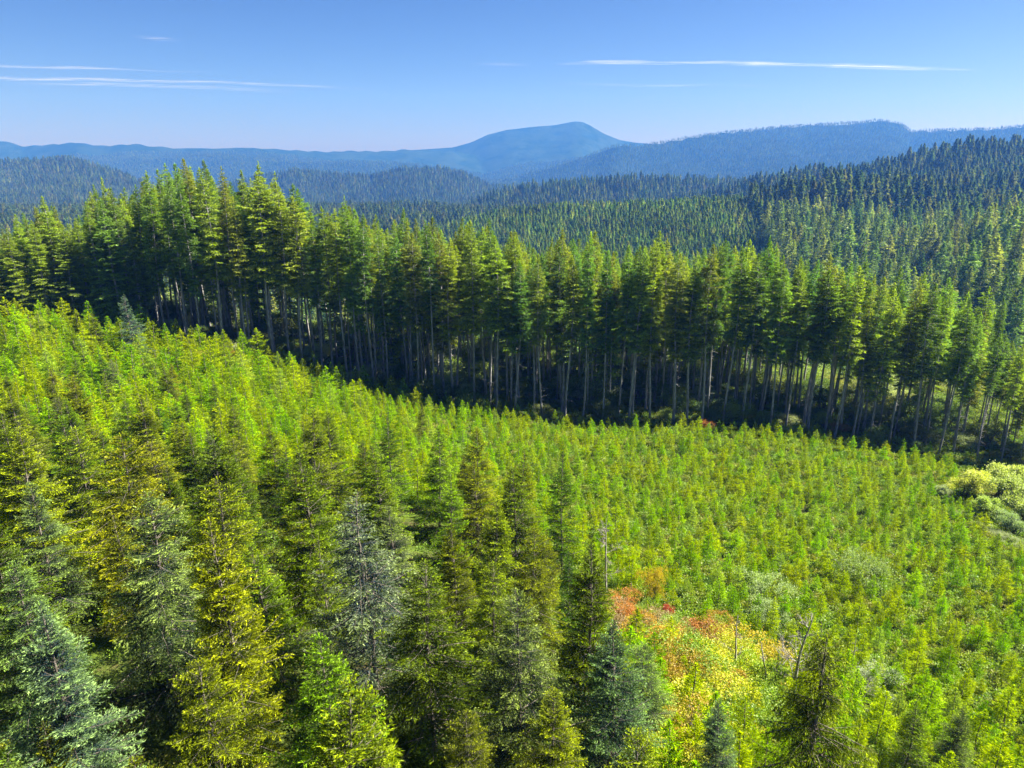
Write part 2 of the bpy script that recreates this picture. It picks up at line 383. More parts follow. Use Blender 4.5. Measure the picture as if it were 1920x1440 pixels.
def scatter(name, P, scale, rot, idx, protos, label=None, wid=None):
    """one object of kind stuff: real geometry repeated on points with geometry nodes"""
    me = bpy.data.meshes.new(name); me.vertices.add(len(P)); me.vertices.foreach_set('co', np.asarray(P, np.float32).ravel())
    S = np.stack([scale * (wid if wid is not None else 1)] * 2 + [scale], -1).astype(np.float32)
    for nm, tp, key, val in (('scl', 'FLOAT_VECTOR', 'vector', S), ('rot', 'FLOAT_VECTOR', 'vector', np.stack([0 * rot, 0 * rot, rot], -1).astype(np.float32)), ('idx', 'INT', 'value', np.asarray(idx, np.int32)), ('tint', 'FLOAT_VECTOR', 'vector', np.array([p[1] for p in protos], np.float32)[np.asarray(idx)])):
        a = me.attributes.new(nm, tp, 'POINT'); a.data.foreach_set(key, val.ravel())
    o = bpy.data.objects.new(name, me); COL.objects.link(o)
    pc = bpy.data.collections.new(name + '_sources')
    for i, p in enumerate(protos):
        q = bpy.data.objects.new(f'{name}_source_{i:02d}', p[0]); pc.objects.link(q)
    g = bpy.data.node_groups.new(name, 'GeometryNodeTree')
    g.interface.new_socket('Geometry', in_out='INPUT', socket_type='NodeSocketGeometry'); g.interface.new_socket('Geometry', in_out='OUTPUT', socket_type='NodeSocketGeometry')
    gi = g.nodes.new('NodeGroupInput'); go = g.nodes.new('NodeGroupOutput'); ip = g.nodes.new('GeometryNodeInstanceOnPoints')
    ci = g.nodes.new('GeometryNodeCollectionInfo'); ci.inputs['Collection'].default_value = pc; ci.inputs['Separate Children'].default_value = True; ci.inputs['Reset Children'].default_value = True
    def na(nm, tp):
        n = g.nodes.new('GeometryNodeInputNamedAttribute'); n.data_type = tp; n.inputs['Name'].default_value = nm; return [s for s in n.outputs if s.enabled and s.name == 'Attribute'][0]
    er = g.nodes.new('FunctionNodeEulerToRotation')
    l = g.links.new
    l(gi.outputs[0], ip.inputs['Points']); l(ci.outputs[0], ip.inputs['Instance']); ip.inputs['Pick Instance'].default_value = True
    l(na('idx', 'INT'), ip.inputs['Instance Index']); l(na('scl', 'FLOAT_VECTOR'), ip.inputs['Scale']); l(na('rot', 'FLOAT_VECTOR'), er.inputs[0]); l(er.outputs[0], ip.inputs['Rotation'])
    l(ip.outputs[0], go.inputs[0])
    mod = o.modifiers.new('scatter', 'NODES'); mod.node_group = g
    o['kind'] = 'stuff'
    if label: o['label'] = label
    return o
def ordinal(n):
    words = ['first', 'second', 'third', 'fourth', 'fifth', 'sixth', 'seventh', 'eighth', 'ninth', 'tenth', 'eleventh', 'twelfth']
    if n <= 12: return words[n - 1]
    return f"{n}{'th' if 10 <= n % 100 <= 20 else {1: 'st', 2: 'nd', 3: 'rd'}.get(n % 10, 'th')}"

# ---- tree models
KW = dict()
YK = [
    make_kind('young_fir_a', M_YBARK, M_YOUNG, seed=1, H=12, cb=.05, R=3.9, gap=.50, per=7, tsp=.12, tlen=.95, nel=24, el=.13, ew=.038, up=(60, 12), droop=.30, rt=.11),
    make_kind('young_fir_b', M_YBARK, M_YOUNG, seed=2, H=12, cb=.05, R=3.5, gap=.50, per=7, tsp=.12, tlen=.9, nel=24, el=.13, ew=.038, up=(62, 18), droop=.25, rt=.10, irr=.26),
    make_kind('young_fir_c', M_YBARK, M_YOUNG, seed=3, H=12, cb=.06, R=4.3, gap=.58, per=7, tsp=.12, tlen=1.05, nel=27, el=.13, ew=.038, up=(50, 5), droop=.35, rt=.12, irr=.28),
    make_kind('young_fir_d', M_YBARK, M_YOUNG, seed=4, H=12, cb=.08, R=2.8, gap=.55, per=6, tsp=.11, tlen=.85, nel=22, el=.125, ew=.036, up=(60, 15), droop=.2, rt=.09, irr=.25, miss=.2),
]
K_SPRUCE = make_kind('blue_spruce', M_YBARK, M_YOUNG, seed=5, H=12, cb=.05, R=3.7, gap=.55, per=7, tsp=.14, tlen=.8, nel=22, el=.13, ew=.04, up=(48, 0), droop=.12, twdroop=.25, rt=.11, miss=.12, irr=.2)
K_WEEP = make_kind('weeping_spruce', M_YBARK, M_YOUNG, seed=6, H=14, cb=.05, R=4.2, gap=.45, per=7, tsp=.14, tlen=1.2, nel=20, el=.15, ew=.045, up=(45, 0), droop=.36, twdroop=.75, rt=.16, miss=.1, irr=.3)
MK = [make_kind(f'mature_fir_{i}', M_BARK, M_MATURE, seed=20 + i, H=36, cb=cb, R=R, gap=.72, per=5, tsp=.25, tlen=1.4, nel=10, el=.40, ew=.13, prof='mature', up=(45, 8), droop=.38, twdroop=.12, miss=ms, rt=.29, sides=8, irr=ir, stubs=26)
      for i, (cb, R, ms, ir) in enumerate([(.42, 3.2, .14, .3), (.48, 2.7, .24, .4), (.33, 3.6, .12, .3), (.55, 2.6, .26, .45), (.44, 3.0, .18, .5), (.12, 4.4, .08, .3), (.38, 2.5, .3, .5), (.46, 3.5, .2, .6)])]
SK = [make_kind(f'sapling_{i}', M_YBARK, M_SAP, joined=True, seed=40 + i, H=4.5, cb=.04, R=R, gap=.30, per=5, tsp=.12, tlen=.55, nel=6, el=.2, ew=.055, up=(55, 14), droop=.15, rt=.05, sides=4, bsides=3, wood=False, irr=.35, miss=.15)
      for i, R in enumerate((1.35, 1.2, 1.5, 1.1))]
HK = [make_kind(f'hill_fir_{i}', M_BARK, M_HILL, joined=True, seed=60 + i, H=26, cb=.1, R=R, gap=1.0, per=5, tsp=.6, tlen=1.5, nel=3, el=1.0, ew=.42, prof='young', up=(40, 0), droop=.3, rt=.22, sides=4, wood=False, irr=.25, leader=True, miss=.05)
      for i, R in enumerate((5.6, 4.9, 6.3))]
FK = [make_kind(f'far_fir_{i}', M_BARK, M_HILL, joined=True, seed=70 + i, H=26, cb=.15, R=R, gap=2.0, per=5, tsp=1.6, tlen=2.0, nel=2, el=2.4, ew=1.5, prof='young', up=(30, 0), droop=.3, rt=.3, sides=3, wood=False, irr=.2, leader=False, miss=0)
      for i, R in enumerate((3.9, 3.3, 4.5))]
GREENS = [('yellow-green', (1.15, 1.0, .7)), ('bright green', (.9, 1.05, .8)), ('olive green', (.85, .82, .9)), ('deep green', (.6, .78, .9)), ('pale grey-green', (1.05, 1.0, 14.)), ('golden green', (1.12, 1.0, .6))]

# ---- mature stand
EDGE = np.array([(-125, 128), (-95, 130), (-71, 135), (-53, 133), (-34, 135), (-22, 130), (-6, 126), (12.6, 121), (33, 121), (51, 122), (67, 120), (79, 118), (92, 114), (100, 112), (140, 106)], float)
TOPS = np.array([(-60, 430), (0, 420), (30, 400), (70, 366), (105, 385), (130, 400), (180, 330), (215, 350), (240, 345), (295, 305), (345, 295), (385, 298), (410, 310), (440, 345), (470, 300), (510, 320), (540, 350), (560, 343), (600, 385), (635, 365), (660, 375), (700, 400), (755, 388), (810, 405), (840, 430), (875, 405), (915, 408), (930, 425), (975, 430), (1010, 450), (1060, 425), (1120, 430), (1150, 460), (1235, 430), (1260, 445), (1300, 470), (1355, 445), (1440, 440), (1460, 455), (1510, 480), (1550, 475), (1600, 490), (1625, 482), (1660, 505), (1700, 500), (1735, 510), (1790, 520), (1850, 535), (1885, 560), (1930, 600), (1990, 640)], float)
stand = []                                    # x, y, height, crest?
def far_enough(x, y, L, d): return all((x - a[0]) ** 2 + (y - a[1]) ** 2 > d * d for a in L)
crest = [(30, 400), (70, 366), (105, 385), (180, 330), (215, 350), (240, 345), (295, 305), (345, 295), (385, 298), (410, 310), (470, 300), (510, 320), (560, 343), (600, 385), (635, 365), (700, 400), (755, 388), (810, 405), (875, 405), (915, 408), (975, 430), (1060, 425), (1120, 430), (1235, 430), (1260, 445), (1355, 445), (1440, 440), (1460, 455), (1510, 480), (1550, 475), (1600, 490), (1625, 482), (1700, 500), (1735, 510), (1790, 520), (1850, 535), (1885, 560)]
for px, py in crest:
    for Y in (rnd.uniform(3, 14),):
        xx = on_ray(px, 128, -5); Yy = float(np.interp(xx, EDGE[:, 0], EDGE[:, 1])) + Y
        zt = float(slope(py)) * Yy; xx = on_ray(px, Yy, zt); g = float(terrain(xx, Yy))
        stand.append((xx, Yy, zt - g, 1))
def top_limit(x, y, z):
    px = proj(x, y, z)[0]
    return float(slope(np.interp(px, TOPS[:, 0], TOPS[:, 1]))) * y
tries = 0
while len(stand) < 276 and tries < 40000:
    tries += 1
    x = rng.uniform(-122, 116); e = float(np.interp(x, EDGE[:, 0], EDGE[:, 1]))
    depth = np.interp(x, [-122, -75, -45, -25, 10, 45, 70, 100], [34, 26, 20, 34, 40, 34, 20, 18])
    y = e + (rng.uniform(0, 4) if tries % 3 == 0 else rng.uniform(0, depth))
    if not far_enough(x, y, stand, 2.6 if tries % 3 == 0 else 3.5): continue
    g = float(terrain(x, y)); tl = top_limit(x, y, -8) - g
    h = min(tl - abs(rng.normal(0, 2.2)) - .4, 41)
    if h < 16: continue
    stand.append((x, y, h, 0))
stand.sort(key=lambda a: a[0])
front = [a for a in stand if a[1] - float(np.interp(a[0], EDGE[:, 0], EDGE[:, 1])) < 6]
back = [a for a in stand if a not in front]
MTINT = [('yellow-green', (1.2, 1.25, .8)), ('mid green', (.9, 1.05, 1.0)), ('olive', (1.0, .92, 1.1)), ('dark green', (.55, .75, 1.2)), ('blue-green', (.7, .95, 1.7))]
for nm, lst in (('front', front), ('back', back)):
    for i, (x, y, h, c) in enumerate(lst):
        px = proj(x, y, -15)[0]
        ti = rnd.choices(range(5), [3, 4, 3, 2, 1])[0]
        if nm == 'back': ti = rnd.choices(range(5), [3, 4, 3, 2, 1])[0]
        cn, tint = MTINT[ti]
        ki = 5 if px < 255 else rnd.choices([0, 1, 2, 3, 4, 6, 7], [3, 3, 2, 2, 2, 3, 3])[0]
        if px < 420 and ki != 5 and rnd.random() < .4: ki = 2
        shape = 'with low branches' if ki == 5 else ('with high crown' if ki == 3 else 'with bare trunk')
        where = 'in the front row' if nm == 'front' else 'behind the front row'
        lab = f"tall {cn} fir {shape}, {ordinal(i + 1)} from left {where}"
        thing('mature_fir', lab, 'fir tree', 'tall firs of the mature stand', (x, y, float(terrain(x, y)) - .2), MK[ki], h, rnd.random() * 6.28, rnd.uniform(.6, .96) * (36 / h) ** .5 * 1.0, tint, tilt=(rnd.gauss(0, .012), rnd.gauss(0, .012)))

ins = []
for _ in range(9000):
    x = rng.uniform(-125, 102); e = float(np.interp(x, EDGE[:, 0], EDGE[:, 1]))
    depth = np.interp(x, [-122, -75, -45, -25, 10, 45, 70, 100], [60, 40, 20, 60, 66, 56, 26, 22]); y = e + rng.uniform(8, max(depth, 9))
    if len(ins) < 290 and far_enough(x, y, ins, 3.0) and far_enough(x, y, stand, 2.2):
        g = float(terrain(x, y)); h = min(top_limit(x, y, -8) - g - rng.uniform(1.5, 6), 38)
        if h > 14: ins.append((x, y, g - .2, h))
a = np.array(ins)
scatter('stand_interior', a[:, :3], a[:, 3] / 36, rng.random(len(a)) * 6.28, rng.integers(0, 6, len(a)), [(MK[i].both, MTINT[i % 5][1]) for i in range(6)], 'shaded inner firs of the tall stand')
# ---- foreground young firs: hand placed by their tips
HERO = [  # px, py of tip, height, model, width, tint, label
    (680, 912, 13.5, K_SPRUCE, 1.15, (.9, .84, 24.0), 'silvery blue spruce with stiff whorled tips standing above the nearer young firs'),
    (545, 872, 10.5, YK[1], .9, GREENS[0][1], 'slim yellow-green fir with a pointed tip left of and behind the silvery blue spruce'),
    (400, 890, 11.5, YK[2], 1.0, GREENS[5][1], 'broad golden green fir left of the slim pointed fir'),
    (262, 925, 12.5, YK[2], 1.05, GREENS[4][1], 'large pale grey-green fir with long arching branches on the left slope'),
    (140, 795, 12.0, YK[2], 1.15, GREENS[5][1], 'golden fir with a crooked tip and long level boughs'),
    (30, 800, 12.5, YK[0], 1.0, GREENS[0][1], 'yellow-green fir left of the golden fir with the crooked tip'),
    (60, 1130, 10.5, YK[1], 1.0, (.95, 1.05, 24.), 'dense blue-grey fir with upswept branches at the lower left'),
    (125, 1290, 6.5, YK[1], 1.0, (.75, .95, 26.), 'small blue-green fir right of and below the dense blue-grey fir'),
    (85, 1345, 6.0, YK[3], 1.1, (1.2, 1.0, 1.5), 'small tan-green fir in the lower left corner in front of the small blue-green fir'),
    (378, 1235, 9.0, YK[2], .95, GREENS[5][1], 'small golden green fir lit brightly against the dark lower slope'),
    (800, 1040, 11.5, YK[2], 1.0, GREENS[2][1], 'olive fir with a bent hooked leader right of the silvery blue spruce'),
    (970, 1108, 11.0, YK[2], .95, GREENS[4][1], 'grey-green fir with stiff spreading tip branches in the lower middle'),
    (1060, 835, 13.0, YK[3], .85, GREENS[3][1], 'narrow dark fir with a visible stem at the right edge of the big young firs'),
    (985, 838, 11.5, YK[3], .95, GREENS[0][1], 'slim fir left of the narrow dark fir'),
    (895, 800, 12.0, YK[0], .9, GREENS[0][1], 'tall bright fir left of the pair of slim firs'),
    (700, 830, 10.5, YK[0], 1.0, GREENS[1][1], 'bright green fir behind the silvery blue spruce'),
    (1105, 1010, 12.0, YK[1], .85, GREENS[2][1], 'olive fir just left of the tall bare snag'),
    (1150, 1165, 10.5, YK[1], 1.0, (.7, .85, 18.), 'full blue-green fir in front of the orange brush patch'),
    (1350, 1310, 7.5, YK[1], .85, (.95, 1.0, 25.), 'small pale blue-green fir below the yellow brush'),
    (880, 1330, 7.0, YK[2], .9, (1.1, .95, 1.6), 'small straw-tinted fir at the bottom edge in the middle'),
    (1548, 1185, 14.0, K_WEEP, .95, (1.0, .85, 1.0), 'weeping olive spruce with hanging boughs on the right foreground'),
    (790, 755, 6.5, YK[3], 1.0, GREENS[0][1], 'lone taller young fir standing out near the foot of the stand'),
    (235, 550, 13.0, K_SPRUCE, .95, (.8, .95, 30.), 'dark blue-green spruce at the left foot of the tall stand'),
    (172, 585, 9.5, YK[0], .9, GREENS[2][1], 'small olive fir just left of the dark blue-green spruce by the stand'),
    (457, 625, 5.5, YK[0], .8, GREENS[0][1], 'small yellow-green fir shaped like a cone at the foot of the bare trunks'),
    (1040, 1290, 8.0, YK[0], 1.0, GREENS[0][1], 'leafy yellow-green fir at the bottom, left of the full blue-green fir'),
    (600, 1180, 10.0, YK[0], 1.0, GREENS[1][1], 'green fir right of and above the small bright golden fir'),
    (1720, 1300, 7.5, YK[3], 1.1, GREENS[1][1], 'open green fir with a thin dark stem right of the weeping spruce'),
    (1810, 1320, 7.0, YK[1], .9, GREENS[4][1], 'grey-green fir at the lower right beside the open green fir'),
]
placed = []
for px, py, h, kd, wd, tint, lab in HERO:
    x, y, z = from_top(px, py, h)
    placed.append((x, y))
    nm = 'spruce_tree' if kd in (K_SPRUCE, K_WEEP) else 'young_fir'
    thing(nm, lab, 'spruce' if nm == 'spruce_tree' else 'young fir', None, (x, y, z - .1), kd, h, rnd.random() * 6.28, wd, tint)
    if nm == 'young_fir': THINGS[-1]['group'] = 'young firs on the near slope'
def edge_y(x): return np.interp(x, EDGE[:, 0], EDGE[:, 1])
def field_h(x, y):
    """height of the planted trees by place: tall on the near left, low to the right"""
    xb = np.interp(y, [0, 25, 45, 62, 75], [8, 7, 5, 5, -12])
    big = 1 / (1 + math.exp((x - xb) / 1.6)) * (1 - max(0, min(1, (y - 66) / 12)))
    left = 1 / (1 + math.exp((x + 28) / 9))
    base = 3.2 + 4.6 * left + (.9 if y < 45 else 0) * (1 - left)
    return base * (1 - big) + (11.6 + .4 * left) * big
young, sap = [], []
allp = list(placed)
cell = {}
def near_ok(x, y, d):
    cx, cy_ = int(x // 4), int(y // 4)
    for i in range(cx - 1, cx + 2):
        for j in range(cy_ - 1, cy_ + 2):
            for a in cell.get((i, j), ()):
                if (a[0] - x) ** 2 + (a[1] - y) ** 2 < d * d: return False
    return True
for p in placed: cell.setdefault((int(p[0] // 4), int(p[1] // 4)), []).append(p)
for _ in range(90000):
    y = rng.uniform(8, 134); x = rng.uniform(-.9, 1.0) * (y + 26)
    if y > edge_y(x) - 2.5: continue
    h = field_h(x, y); h *= rng.uniform(.6, 1.22) if h < 7 else rng.uniform(.72, 1.15)
    if h < 3.6: d = 1.6
    elif h < 6.0: d = 2.0
    else: d = 3.4 if h < 8 else 4.7
    z0 = float(near_z(x, y)); px, py, dp = proj(x, y, z0 + h)
    if dp < 6 or px < -260 or px > 2320 or py > 1700: continue
    # keep the snag and brush patch open
    bx, by, _ = proj(x, y, z0)
    if 1130 < bx < 1480 and 1120 < by < 1440 and by > 1120 + (bx - 1150) * .35 and by < 1330 + (bx - 1150) * .3 and rnd.random() < (.93 if by < 1240 else .75): continue
    if bx > 1780 and by < 1045 and bx - 1780 > (by - 900) * .6 and by > 880: continue
    if not near_ok(x, y, d): continue
    cell.setdefault((int(x // 4), int(y // 4)), []).append((x, y))
    (young if h >= 6.6 and y < 100 else sap).append((x, y, h, px, py, dp))
young.sort(key=lambda a: -a[2] / a[5])
extra = young[250:]; young = young[:250]
sap = sap + extra
sap.sort(key=lambda a: (-a[2] / a[5]) if (-20 < a[3] < 1940 and a[4] < 1430) else 0)
near_s, rest_s = sap[:300], sap[300:]
def rowed(lst, rows, key=lambda a: a[1]):
    """split by distance into rows, then order from the left"""
    s = sorted(lst, key=key); n = math.ceil(len(s) / rows); out = []
    for r in range(rows):
        for k, a in enumerate(sorted(s[r * n:(r + 1) * n], key=lambda a: a[3])): out.append((r, k, a))
    return out
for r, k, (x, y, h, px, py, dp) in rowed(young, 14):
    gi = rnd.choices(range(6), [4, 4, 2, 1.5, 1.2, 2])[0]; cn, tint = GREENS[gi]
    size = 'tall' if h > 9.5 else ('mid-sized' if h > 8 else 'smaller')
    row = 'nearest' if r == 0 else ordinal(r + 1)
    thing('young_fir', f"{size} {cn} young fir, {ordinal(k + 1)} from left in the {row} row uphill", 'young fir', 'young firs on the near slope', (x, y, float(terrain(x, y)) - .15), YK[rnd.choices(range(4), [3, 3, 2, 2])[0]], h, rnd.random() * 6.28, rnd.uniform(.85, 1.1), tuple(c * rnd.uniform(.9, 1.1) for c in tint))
for r, k, (x, y, h, px, py, dp) in rowed(near_s, 12):
    gi = rnd.choices(range(6), [5, 5, 1.5, .7, .8, 2])[0]; cn, tint = GREENS[gi]
    size = 'tall' if h > 5.5 else ('low' if h < 4.2 else 'mid-height')
    row = 'nearest' if r == 0 else ordinal(r + 1)
    thing('fir_sapling', f"{size} {cn} fir sapling, {ordinal(k + 1)} from left in the {row} row of the field", 'fir sapling', 'fir saplings of the planted field', (x, y, float(terrain(x, y)) - .1), SK[rnd.randrange(4)], h, rnd.random() * 6.28, rnd.uniform(.9, 1.25), tint)
a = np.array(rest_s)
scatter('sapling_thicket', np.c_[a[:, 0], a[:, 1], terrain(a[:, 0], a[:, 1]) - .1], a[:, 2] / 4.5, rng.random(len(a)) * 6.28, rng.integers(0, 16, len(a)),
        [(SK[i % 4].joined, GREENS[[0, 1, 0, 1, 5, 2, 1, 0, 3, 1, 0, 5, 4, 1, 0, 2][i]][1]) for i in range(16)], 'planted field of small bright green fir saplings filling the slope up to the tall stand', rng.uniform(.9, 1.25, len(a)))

# ---- hillside forest
def hill_points(y0, y1, sp_, pxlim=(-60, 1990), seed=0, th=26, cond=None):
    r = np.random.default_rng(seed)
    n = int((y1 ** 2 - y0 ** 2) / 2 * (pxlim[1] - pxlim[0]) / 1374 / sp_ ** 2)
    y = np.sqrt(r.uniform(y0 ** 2, y1 ** 2, n)); px = r.uniform(*pxlim, n); x = (px - 960) / 1374 * y
    # even out: snap towards a jittered lattice
    x = (np.floor(x / sp_) + r.uniform(.12, .88, n)) * sp_; y = (np.floor(y / sp_) + r.uniform(.12, .88, n)) * sp_
    key = np.floor(x / sp_) * 100003 + np.floor(y / sp_); _, u = np.unique(key, return_index=True); x, y = x[u], y[u]
    z = terrain(x, y); k = visible(x, y, z + th)
    x, y, z = x[k], y[k], z[k]; px = 960 + 1374 * x / y
    if cond is not None: q = cond(x, y, px); x, y, z = x[q], y[q], z[q]
    return x, y, z
def is_plant(x, y, px): return (px < 1480 - (y - 500) * .25) & (y > 420) & (y < 1130) & (px > 780)
r2 = np.random.default_rng(5)
x, y, z = hill_points(235, 1650, 8.6, seed=1, cond=lambda x, y, px: ~is_plant(x, y, px))
h = np.where(y < 700, 38, 31) * r2.uniform(.55, 1.12, len(x)) * (1 + .35 * fbm(x / 90, y / 90, 5, 2)); h = np.where(y < 300, h * .9, h)
o_ = np.argsort(-h / y); inview = []
for i in o_:
    pxx = 960 + 1374 * x[i] / y[i]
    if -20 < pxx < 1940 and len(inview) < 300 and (z[i] + h[i]) / y[i] > float(slope(np.interp(pxx, TOPS[:, 0], TOPS[:, 1]))) - .01: inview.append(i)
mask = np.ones(len(x), bool); mask[inview] = False
HT = [('dark green', (.8, .95, 1.0)), ('grey-green', (1.15, 1.15, 1.4)), ('brownish green', (1.2, 1.08, 1.0)), ('deep shaded green', (.55, .75, 1.0))]
lst = [(x[i], y[i], h[i], 960 + 1374 * x[i] / y[i]) for i in inview]
for r, k, (xx, yy, hh, pxx) in rowed(lst, 15):
    cn, tint = HT[rnd.choices(range(4), [4, 3, 1.5, 2])[0]]
    row = 'nearest' if r == 0 else ordinal(r + 1)
    thing('hillside_fir', f"{cn} hillside fir, {ordinal(k + 1)} from left in the {row} row beyond the stand", 'fir tree', 'firs on the hillside beyond the stand', (xx, yy, float(terrain(xx, yy)) - .3), HK[rnd.randrange(3)], hh, rnd.random() * 6.28, rnd.uniform(.85, 1.2), tint)
protoH = [(HK[i % 3].joined, HT[[0, 1, 0, 2, 3, 0, 1, 0, 3][i]][1]) for i in range(9)]
protoF = [(FK[i % 3].joined, tuple(c * .7 for c in HT[[0, 1, 0, 2, 3, 0, 1, 0, 3][i]][1])) for i in range(9)]
x, y, z, h = x[mask], y[mask], z[mask], h[mask]
nr = y < 700
def sc_(name, x, y, z, h, pr, lab):
    n = len(x); print(name, n)
    scatter(name, np.c_[x, y, z - .3], h / 26, r2.random(n) * 6.28, r2.integers(0, len(pr), n), pr, lab, r2.uniform(.8, 1.2, n))
sc_('hillside_forest', x[nr], y[nr], z[nr], h[nr], protoH, 'dense conifer forest on the slopes beyond the tall stand')
sc_('ridge_forest', x[~nr], y[~nr], z[~nr], h[~nr], protoF, 'conifer forest on the farther slopes and ridge tops')
x, y, z = hill_points(420, 1130, 4.2, seed=2, th=17, cond=is_plant)
sc_('plantation_forest', x, y, z, 15.5 * r2.uniform(.85, 1.12, len(x)), [(p[0], (p[1][0] * 1.5, p[1][1] * 1.6, p[1][2] * 1.4)) for p in protoF], 'even-aged lighter green conifer plantation on the low ridge')
x, y, z = hill_points(1650, 3500, 8, seed=3)
sc_('distant_forest', x, y, z, 24 * r2.uniform(.6, 1.15, len(x)), protoF, 'hazy blue conifer forest on the middle hills')
x, y, z = hill_points(3500, 5600, 9.5, seed=4)
sc_('far_ridge_forest', x, y, z, 13 * r2.uniform(.6, 1.3, len(x)), protoF, 'blue hazed conifer forest on the far ridge')

# ----------------------------------------------------------------- broadleaf bushes, snags, undergrowth
def bush(seed, H, R, n, leaf, stems=7, flat=.8, lobes=9):
    r = np.random.default_rng(seed)
    lc = np.stack([r.normal(0, R * .45, lobes), r.normal(0, R * .45, lobes), H * r.uniform(.35, .85, lobes)], -1); lr = R * r.uniform(.25, .5, lobes) * (12 / max(lobes, 9)) ** .45
    k = r.integers(0, lobes, n); dv = unit(r.normal(0, 1, (n, 3))); dv[:, 2] = np.abs(dv[:, 2]) * .9 - .25
    p = lc[k] + dv * (lr[k] * r.uniform(.55, 1.05, n))[:, None] * np.array([1, 1, flat]); p[:, 2] = np.clip(p[:, 2], .05, H * 1.05)
    d = unit(dv + r.normal(0, .7, (n, 3))); s = leaf * r.uniform(.6, 1.3, n); out = r.random(n) < .25; p = p + dv * (out * r.random(n) * lr[k] * .7)[:, None]
    wv = unit(np.cross(d, r.normal(0, 1, (n, 3)))) * (s * .33)[:, None]
    V = np.stack([p, p + d * (s * .45)[:, None] + wv, p + d * s[:, None], p + d * (s * .45)[:, None] - wv], 1).reshape(-1, 3)
    Q = np.arange(len(V)).reshape(-1, 4)
    e = lc[r.integers(0, lobes, stems)]; o = r.normal(0, .12 * R, (stems, 3)); o[:, 2] = 0
    P = np.stack([o, (o + e) / 2 + np.array([0, 0, .12 * H]), e], 1)
    WV, WQ = tubes(P, np.array([[.02, .014, .006]]).repeat(stems, 0) * max(1, H), 4)
    return WV, WQ, V, Q, np.clip(p[:, 2] / H * .6 + r.random(n) * .4, 0, 1)
def bush_kind(name, joined=False, **kw):
    WV, WQ, V, Q, tip = bush(**kw)
    if joined: return Kind(name, kw['H'], None, None, mesh(name, np.concatenate([WV, V]), [WQ, Q + len(WV)], [M_YBARK, M_LEAF], np.r_[np.zeros(len(WQ)), np.ones(len(Q))], np.r_[np.zeros(len(WQ)), tip]))
    k = Kind(name, kw['H'], mesh(name + '_stems', WV, [WQ], [M_YBARK]), mesh(name + '_leaves', V, [Q], [M_LEAF], tip=tip)); return k
BK = [bush_kind(f'bush_{i}', seed=80 + i, H=2.5, R=1.8, n=6000, leaf=.09, lobes=16, flat=1.1, joined=True) for i in range(3)]
AK = [bush_kind(f'alder_{i}', seed=90 + i, H=6, R=2.8, n=11000, leaf=.19, lobes=22, flat=1.1, stems=12) for i in range(2)]
CK = [bush_kind(f'cover_{i}', seed=95 + i, H=1.0, R=.9, n=320, leaf=.13, stems=3, joined=True, lobes=6) for i in range(3)]
def snag(seed, H, rt, nb, bl, fork=False):
    r = np.random.default_rng(seed); zz = np.linspace(0, H, 9)
    P = [np.stack([.03 * H * np.sin(zz * .5 + seed), .02 * H * np.sin(zz * .7), zz], -1)]
    V, Q = tubes([P[0]], [rt * (1 - zz / H) ** .8 + .012], 6)
    def add(o, d, l, rr, lev):
        nonlocal V, Q
        s = np.linspace(0, 1, 5)[:, None]; b = unit(np.asarray(d)); pts = o + b * l * s + np.array([0, 0, .18 * l]) * s ** 2 + np.cumsum(r.normal(0, .035 * l, (5, 3)), 0) * (s > 0)
        v, q = tubes([pts], [rr * np.linspace(1, .15, 5)], 4); Q = np.concatenate([Q, q + len(V)]); V = np.concatenate([V, v])
        if lev:
            for _ in range(lev * 2 + 1):
                j = r.uniform(.3, .95); add(pts[int(j * 4)], b + r.normal(0, .6, 3), l * r.uniform(.3, .55), rr * .5, lev - 1)
    for _ in range(nb):
        z0 = H * r.uniform(.25, .97); a = r.random() * 6.28
        o = np.array([np.interp(z0, zz, P[0][:, k]) for k in range(3)])
        add(o, (math.cos(a), math.sin(a), r.uniform(.1, .8)), bl * (1.15 - z0 / H) * r.uniform(.6, 1.2), rt * .26, 3)
    return Kind(f'snag_{seed}', H, None, None, mesh('snag', V, [Q], [M_DEAD]))
def put(name, lab, cat, grp, px, py, h, kd, wd=1., tint=(1, 1, 1), tilt=(0, 0), ymin=10):
    x, y, z = from_top(px, py, h, y0=ymin)
    return thing(name, lab, cat, grp, (x, y, z - .1), kd, h, rnd.random() * 6.28, wd, tint, tilt=tilt)
for px, py, h, kd, lab, tl in [
    (1140, 968, 8.5, snag(1, 8.5, .10, 16, 2.2), 'tall bare pale snag with fine twigs above the red-brown brush', (0, 0)),
    (1386, 1148, 6.5, snag(2, 6.5, .10, 7, 1.6), 'straight bare dead stem rising out of the yellow brush', (0, .03)),
    (1512, 1135, 9.0, snag(3, 9, .14, 16, 3.0), 'grey dead tree with spreading forked limbs behind the weeping spruce', (0, .05)),
    (1448, 1195, 5.5, snag(4, 5.5, .09, 5, 1.0), 'leaning dark dead stem between the yellow brush and the weeping spruce', (0, .14)),
    (1615, 1245, 4.5, snag(5, 4.5, .08, 5, 2.4), 'small pale dead tree with a long limb reaching right', (0, .2)),
    (1605, 1188, 4.2, snag(6, 4.2, .06, 4, .8), 'thin twiggy dead sapling right of the forked dead tree', (0, 0)),
    (1300, 1320, 3.8, snag(7, 3.8, .06, 14, 1.6), 'low tangle of bare grey twigs below the yellow brush', (0, 0)),
    (480, 935, 0.1, None, '', (0, 0)),
]:
    if kd: put('dead_tree', lab, 'dead tree', 'bare dead trees', px, py, h, kd, tilt=tl)
AUT = [  # px, py(top), h, width, tint, words
    (1228, 1060, 4.6, .8, (.42, .33, .02), 'small yellow-leaved tree on a thin dark stem above the red-brown brush'),
    (1255, 1132, 1.3, .9, (.55, .07, .04), 'small scarlet bush at the top of the red-brown brush'),
]
